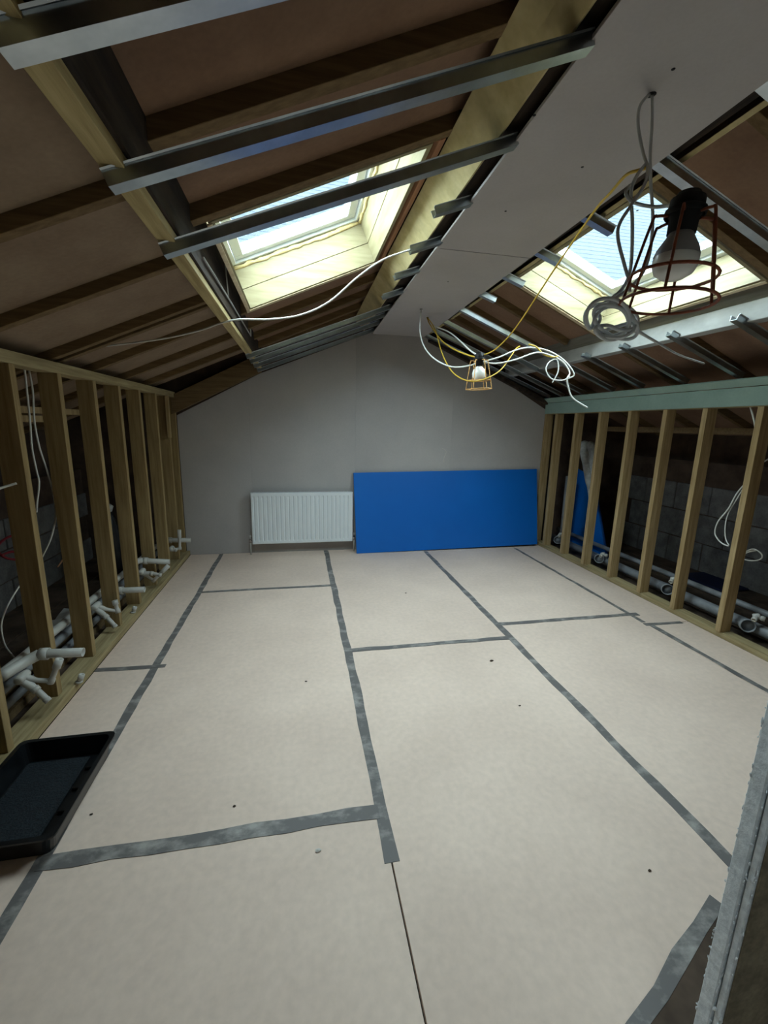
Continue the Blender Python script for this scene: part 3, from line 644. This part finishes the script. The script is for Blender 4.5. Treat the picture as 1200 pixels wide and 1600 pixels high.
# ------------------------------------------------------------------ things stored behind the studs
lb = empty('stored_blue_board', (3.6, 4.6, 0), label='dark blue board standing upright behind the pale studs', cat='board')
b0, b1, t1, t0 = at(886, 836, X=3.54), at(950, 862, X=3.54), at(926, 745, X=3.62), at(893, 733, X=3.60)
b0.z = .006; b1.z = .006; t0.z += .02; b0.y = min(b0.y, 4.96); t0.y = min(t0.y, 4.98); t1.y = min(t1.y, 4.9)
dv = Vector((.02, .01, 0))
hexa('facing', [b0, b1, b1+dv, b0+dv], [t0, t1, t1+dv, t0+dv], 'blue_board', lb)
b2, t2 = at(905, 770, X=3.66), at(893, 735, X=3.70)
hexa('edge_strip', [b1+Vector((-.004, -.03, 0)), b1+Vector((-.004, -.006, 0)), b1+dv+Vector((0, -.006, 0)), b1+dv+Vector((0, -.03, 0))], [t1+Vector((-.004, -.03, 0)), t1+Vector((-.004, -.006, 0)), t1+dv+Vector((0, -.006, 0)), t1+dv+Vector((0, -.03, 0))], 'blue_edge', lb)
rl = empty('insulation_roll', at(918, 760, X=3.56), label='slim white insulation roll leaning over the stored blue board', cat='roll')
pts = [at(928, 790, X=3.44), at(922, 752, X=3.45), at(916, 715, X=3.46), at(912, 690, X=3.47)]
tube('roll', pts, [.045]*5+[.055]*5+[.062]*5+[.03], 'quilt_white', rl, 12, k=5)
tube('roll_end', [at(922, 690, X=3.50), at(926, 715, X=3.50), at(930, 745, X=3.49)], [.02]+[.045]*4+[.055]*4+[.05]*2, 'quilt_white', rl, 12, k=5)
sk = empty('rubble_sack', at(178, 870, X=-1.75), label='dark crumpled rubble sack standing behind the fourth stud', cat='sack')
p0 = at(180, 900, X=-1.8); p0.z = .0
lathe('bag', [(0, .01), (.09, .01), (.11, .08), (.10, .25), (.085, .45), (.05, .62), (.03, .68), (0, .69)], p0, (0, 0, 1), 'black_plastic', sk, 10)
lathe('bag_neck', [(.03, .66), (.05, .72), (.03, .74), (0, .73)], p0, (0, 0, 1), 'quilt_white', sk, 9)
fc = empty('foil_sheet', at(98, 898, X=-1.75), label='crumpled pale foil sheet lying behind the second stud', cat='sheet')
q = at(98, 905, X=-1.7); q.z = .05
bm = bmesh.new(); vs = [[bm.verts.new((q.x-.12+.06*i+random.uniform(-.01, .01), q.y-.2+.08*j, q.z+random.uniform(0, .05))) for i in range(5)] for j in range(6)]
for i in range(5):
    for j in range(4): bm.faces.new((vs[i][j], vs[i][j+1], vs[i+1][j+1], vs[i+1][j]))
link('foil', from_bm(bm, 'foil'), 'painted_steel', fc)
hd = box('dark_blue_sheet', (4.0, 3.15, .005), (4.34, 3.65, .03), 'navy', None, .01); tag(hd, 'dark navy sheet folded on the eave floor behind the nearest studs', 'sheet')

# ------------------------------------------------------------------ black tray
tb = empty('black_tray', (-1.08, 1.67, 0), label='shallow black plastic tray on the floor beside the brown studs', cat='tray')
def ringpts(x0, x1, y0, y1, z, r=.03, n=4):
    out = []
    for cx_, cy_, a0 in ((x1-r, y1-r, 0), (x0+r, y1-r, 90), (x0+r, y0+r, 180), (x1-r, y0+r, 270)):
        for i in range(n+1):
            a = math.radians(a0+90*i/n); out.append((cx_+r*math.cos(a), cy_+r*math.sin(a), z))
    return out
X0, X1, Y0, Y1 = -1.262, -.868, 1.405, 1.945
bm = bmesh.new()
lv = [ringpts(X0+.03, X1-.03, Y0+.03, Y1-.03, .002), ringpts(X0+.012, X1-.012, Y0+.012, Y1-.012, .088), ringpts(X0, X1, Y0, Y1, .088), ringpts(X0, X1, Y0, Y1, .095),
      ringpts(X0+.018, X1-.018, Y0+.018, Y1-.018, .095), ringpts(X0+.036, X1-.036, Y0+.036, Y1-.036, .008)]
R_ = [[bm.verts.new(p) for p in l] for l in lv]
for a, b in zip(R_, R_[1:]):
    for k in range(len(a)): bm.faces.new((a[k], a[(k+1) % len(a)], b[(k+1) % len(a)], b[k]))
bm.faces.new(R_[0][::-1]); bm.faces.new(R_[-1])
link('tub', from_bm(bm, 'tub'), 'black_plastic', tb)
box('mesh_liner', (X0+.045, Y0+.045, .0085), (X1-.10, Y1-.05, .016), 'black_mesh', tb, .004)
for i in range(4): box('inner_rib', (X1-.09, Y0+.08+.11*i, .009), (X1-.045, Y0+.09+.11*i, .022), 'black_plastic', tb)

# ------------------------------------------------------------------ crumbs on the floor
crumbs = [(497, 1330, .010, 'crumb_light', 'pale plaster crumb on the floor below the wide cross tape'), (768, 1033, .012, 'crumb_dark', 'dark wood chip between the two long tapes'),
          (812, 1103, .006, 'crumb_dark', 'tiny dark chip in the middle of the floor'), (366, 1260, .006, 'crumb_dark', 'tiny dark chip just above the wide cross tape'),
          (1015, 1361, .006, 'crumb_dark', 'tiny dark chip near the end of the long tape'), (634, 927, .008, 'crumb_dark', 'dark splinter on the floor before the blue board'),
          (143, 1273, .006, 'crumb_dark', 'dark splinter beside the black tray'), (478, 1065, .007, 'crumb_dark', 'small dark speck cluster beside the middle tape')]
for u, v, s, m, lab in crumbs:
    p = at(u, v, Z=0); bm = bmesh.new()
    bmesh.ops.create_icosphere(bm, subdivisions=1, radius=s)
    for q_ in bm.verts: q_.co = Vector((q_.co.x*random.uniform(.8, 1.6), q_.co.y*random.uniform(.5, .9), (q_.co.z+s)*.35*random.uniform(.8, 1.2)))
    zmin = min(q_.co.z for q_ in bm.verts)
    bmesh.ops.translate(bm, verts=bm.verts, vec=p+Vector((0, 0, -zmin+.0002)))
    tag(link('crumb', from_bm(bm, 'crumb'), m), lab, 'crumb', 'crumbs on the plywood floor')
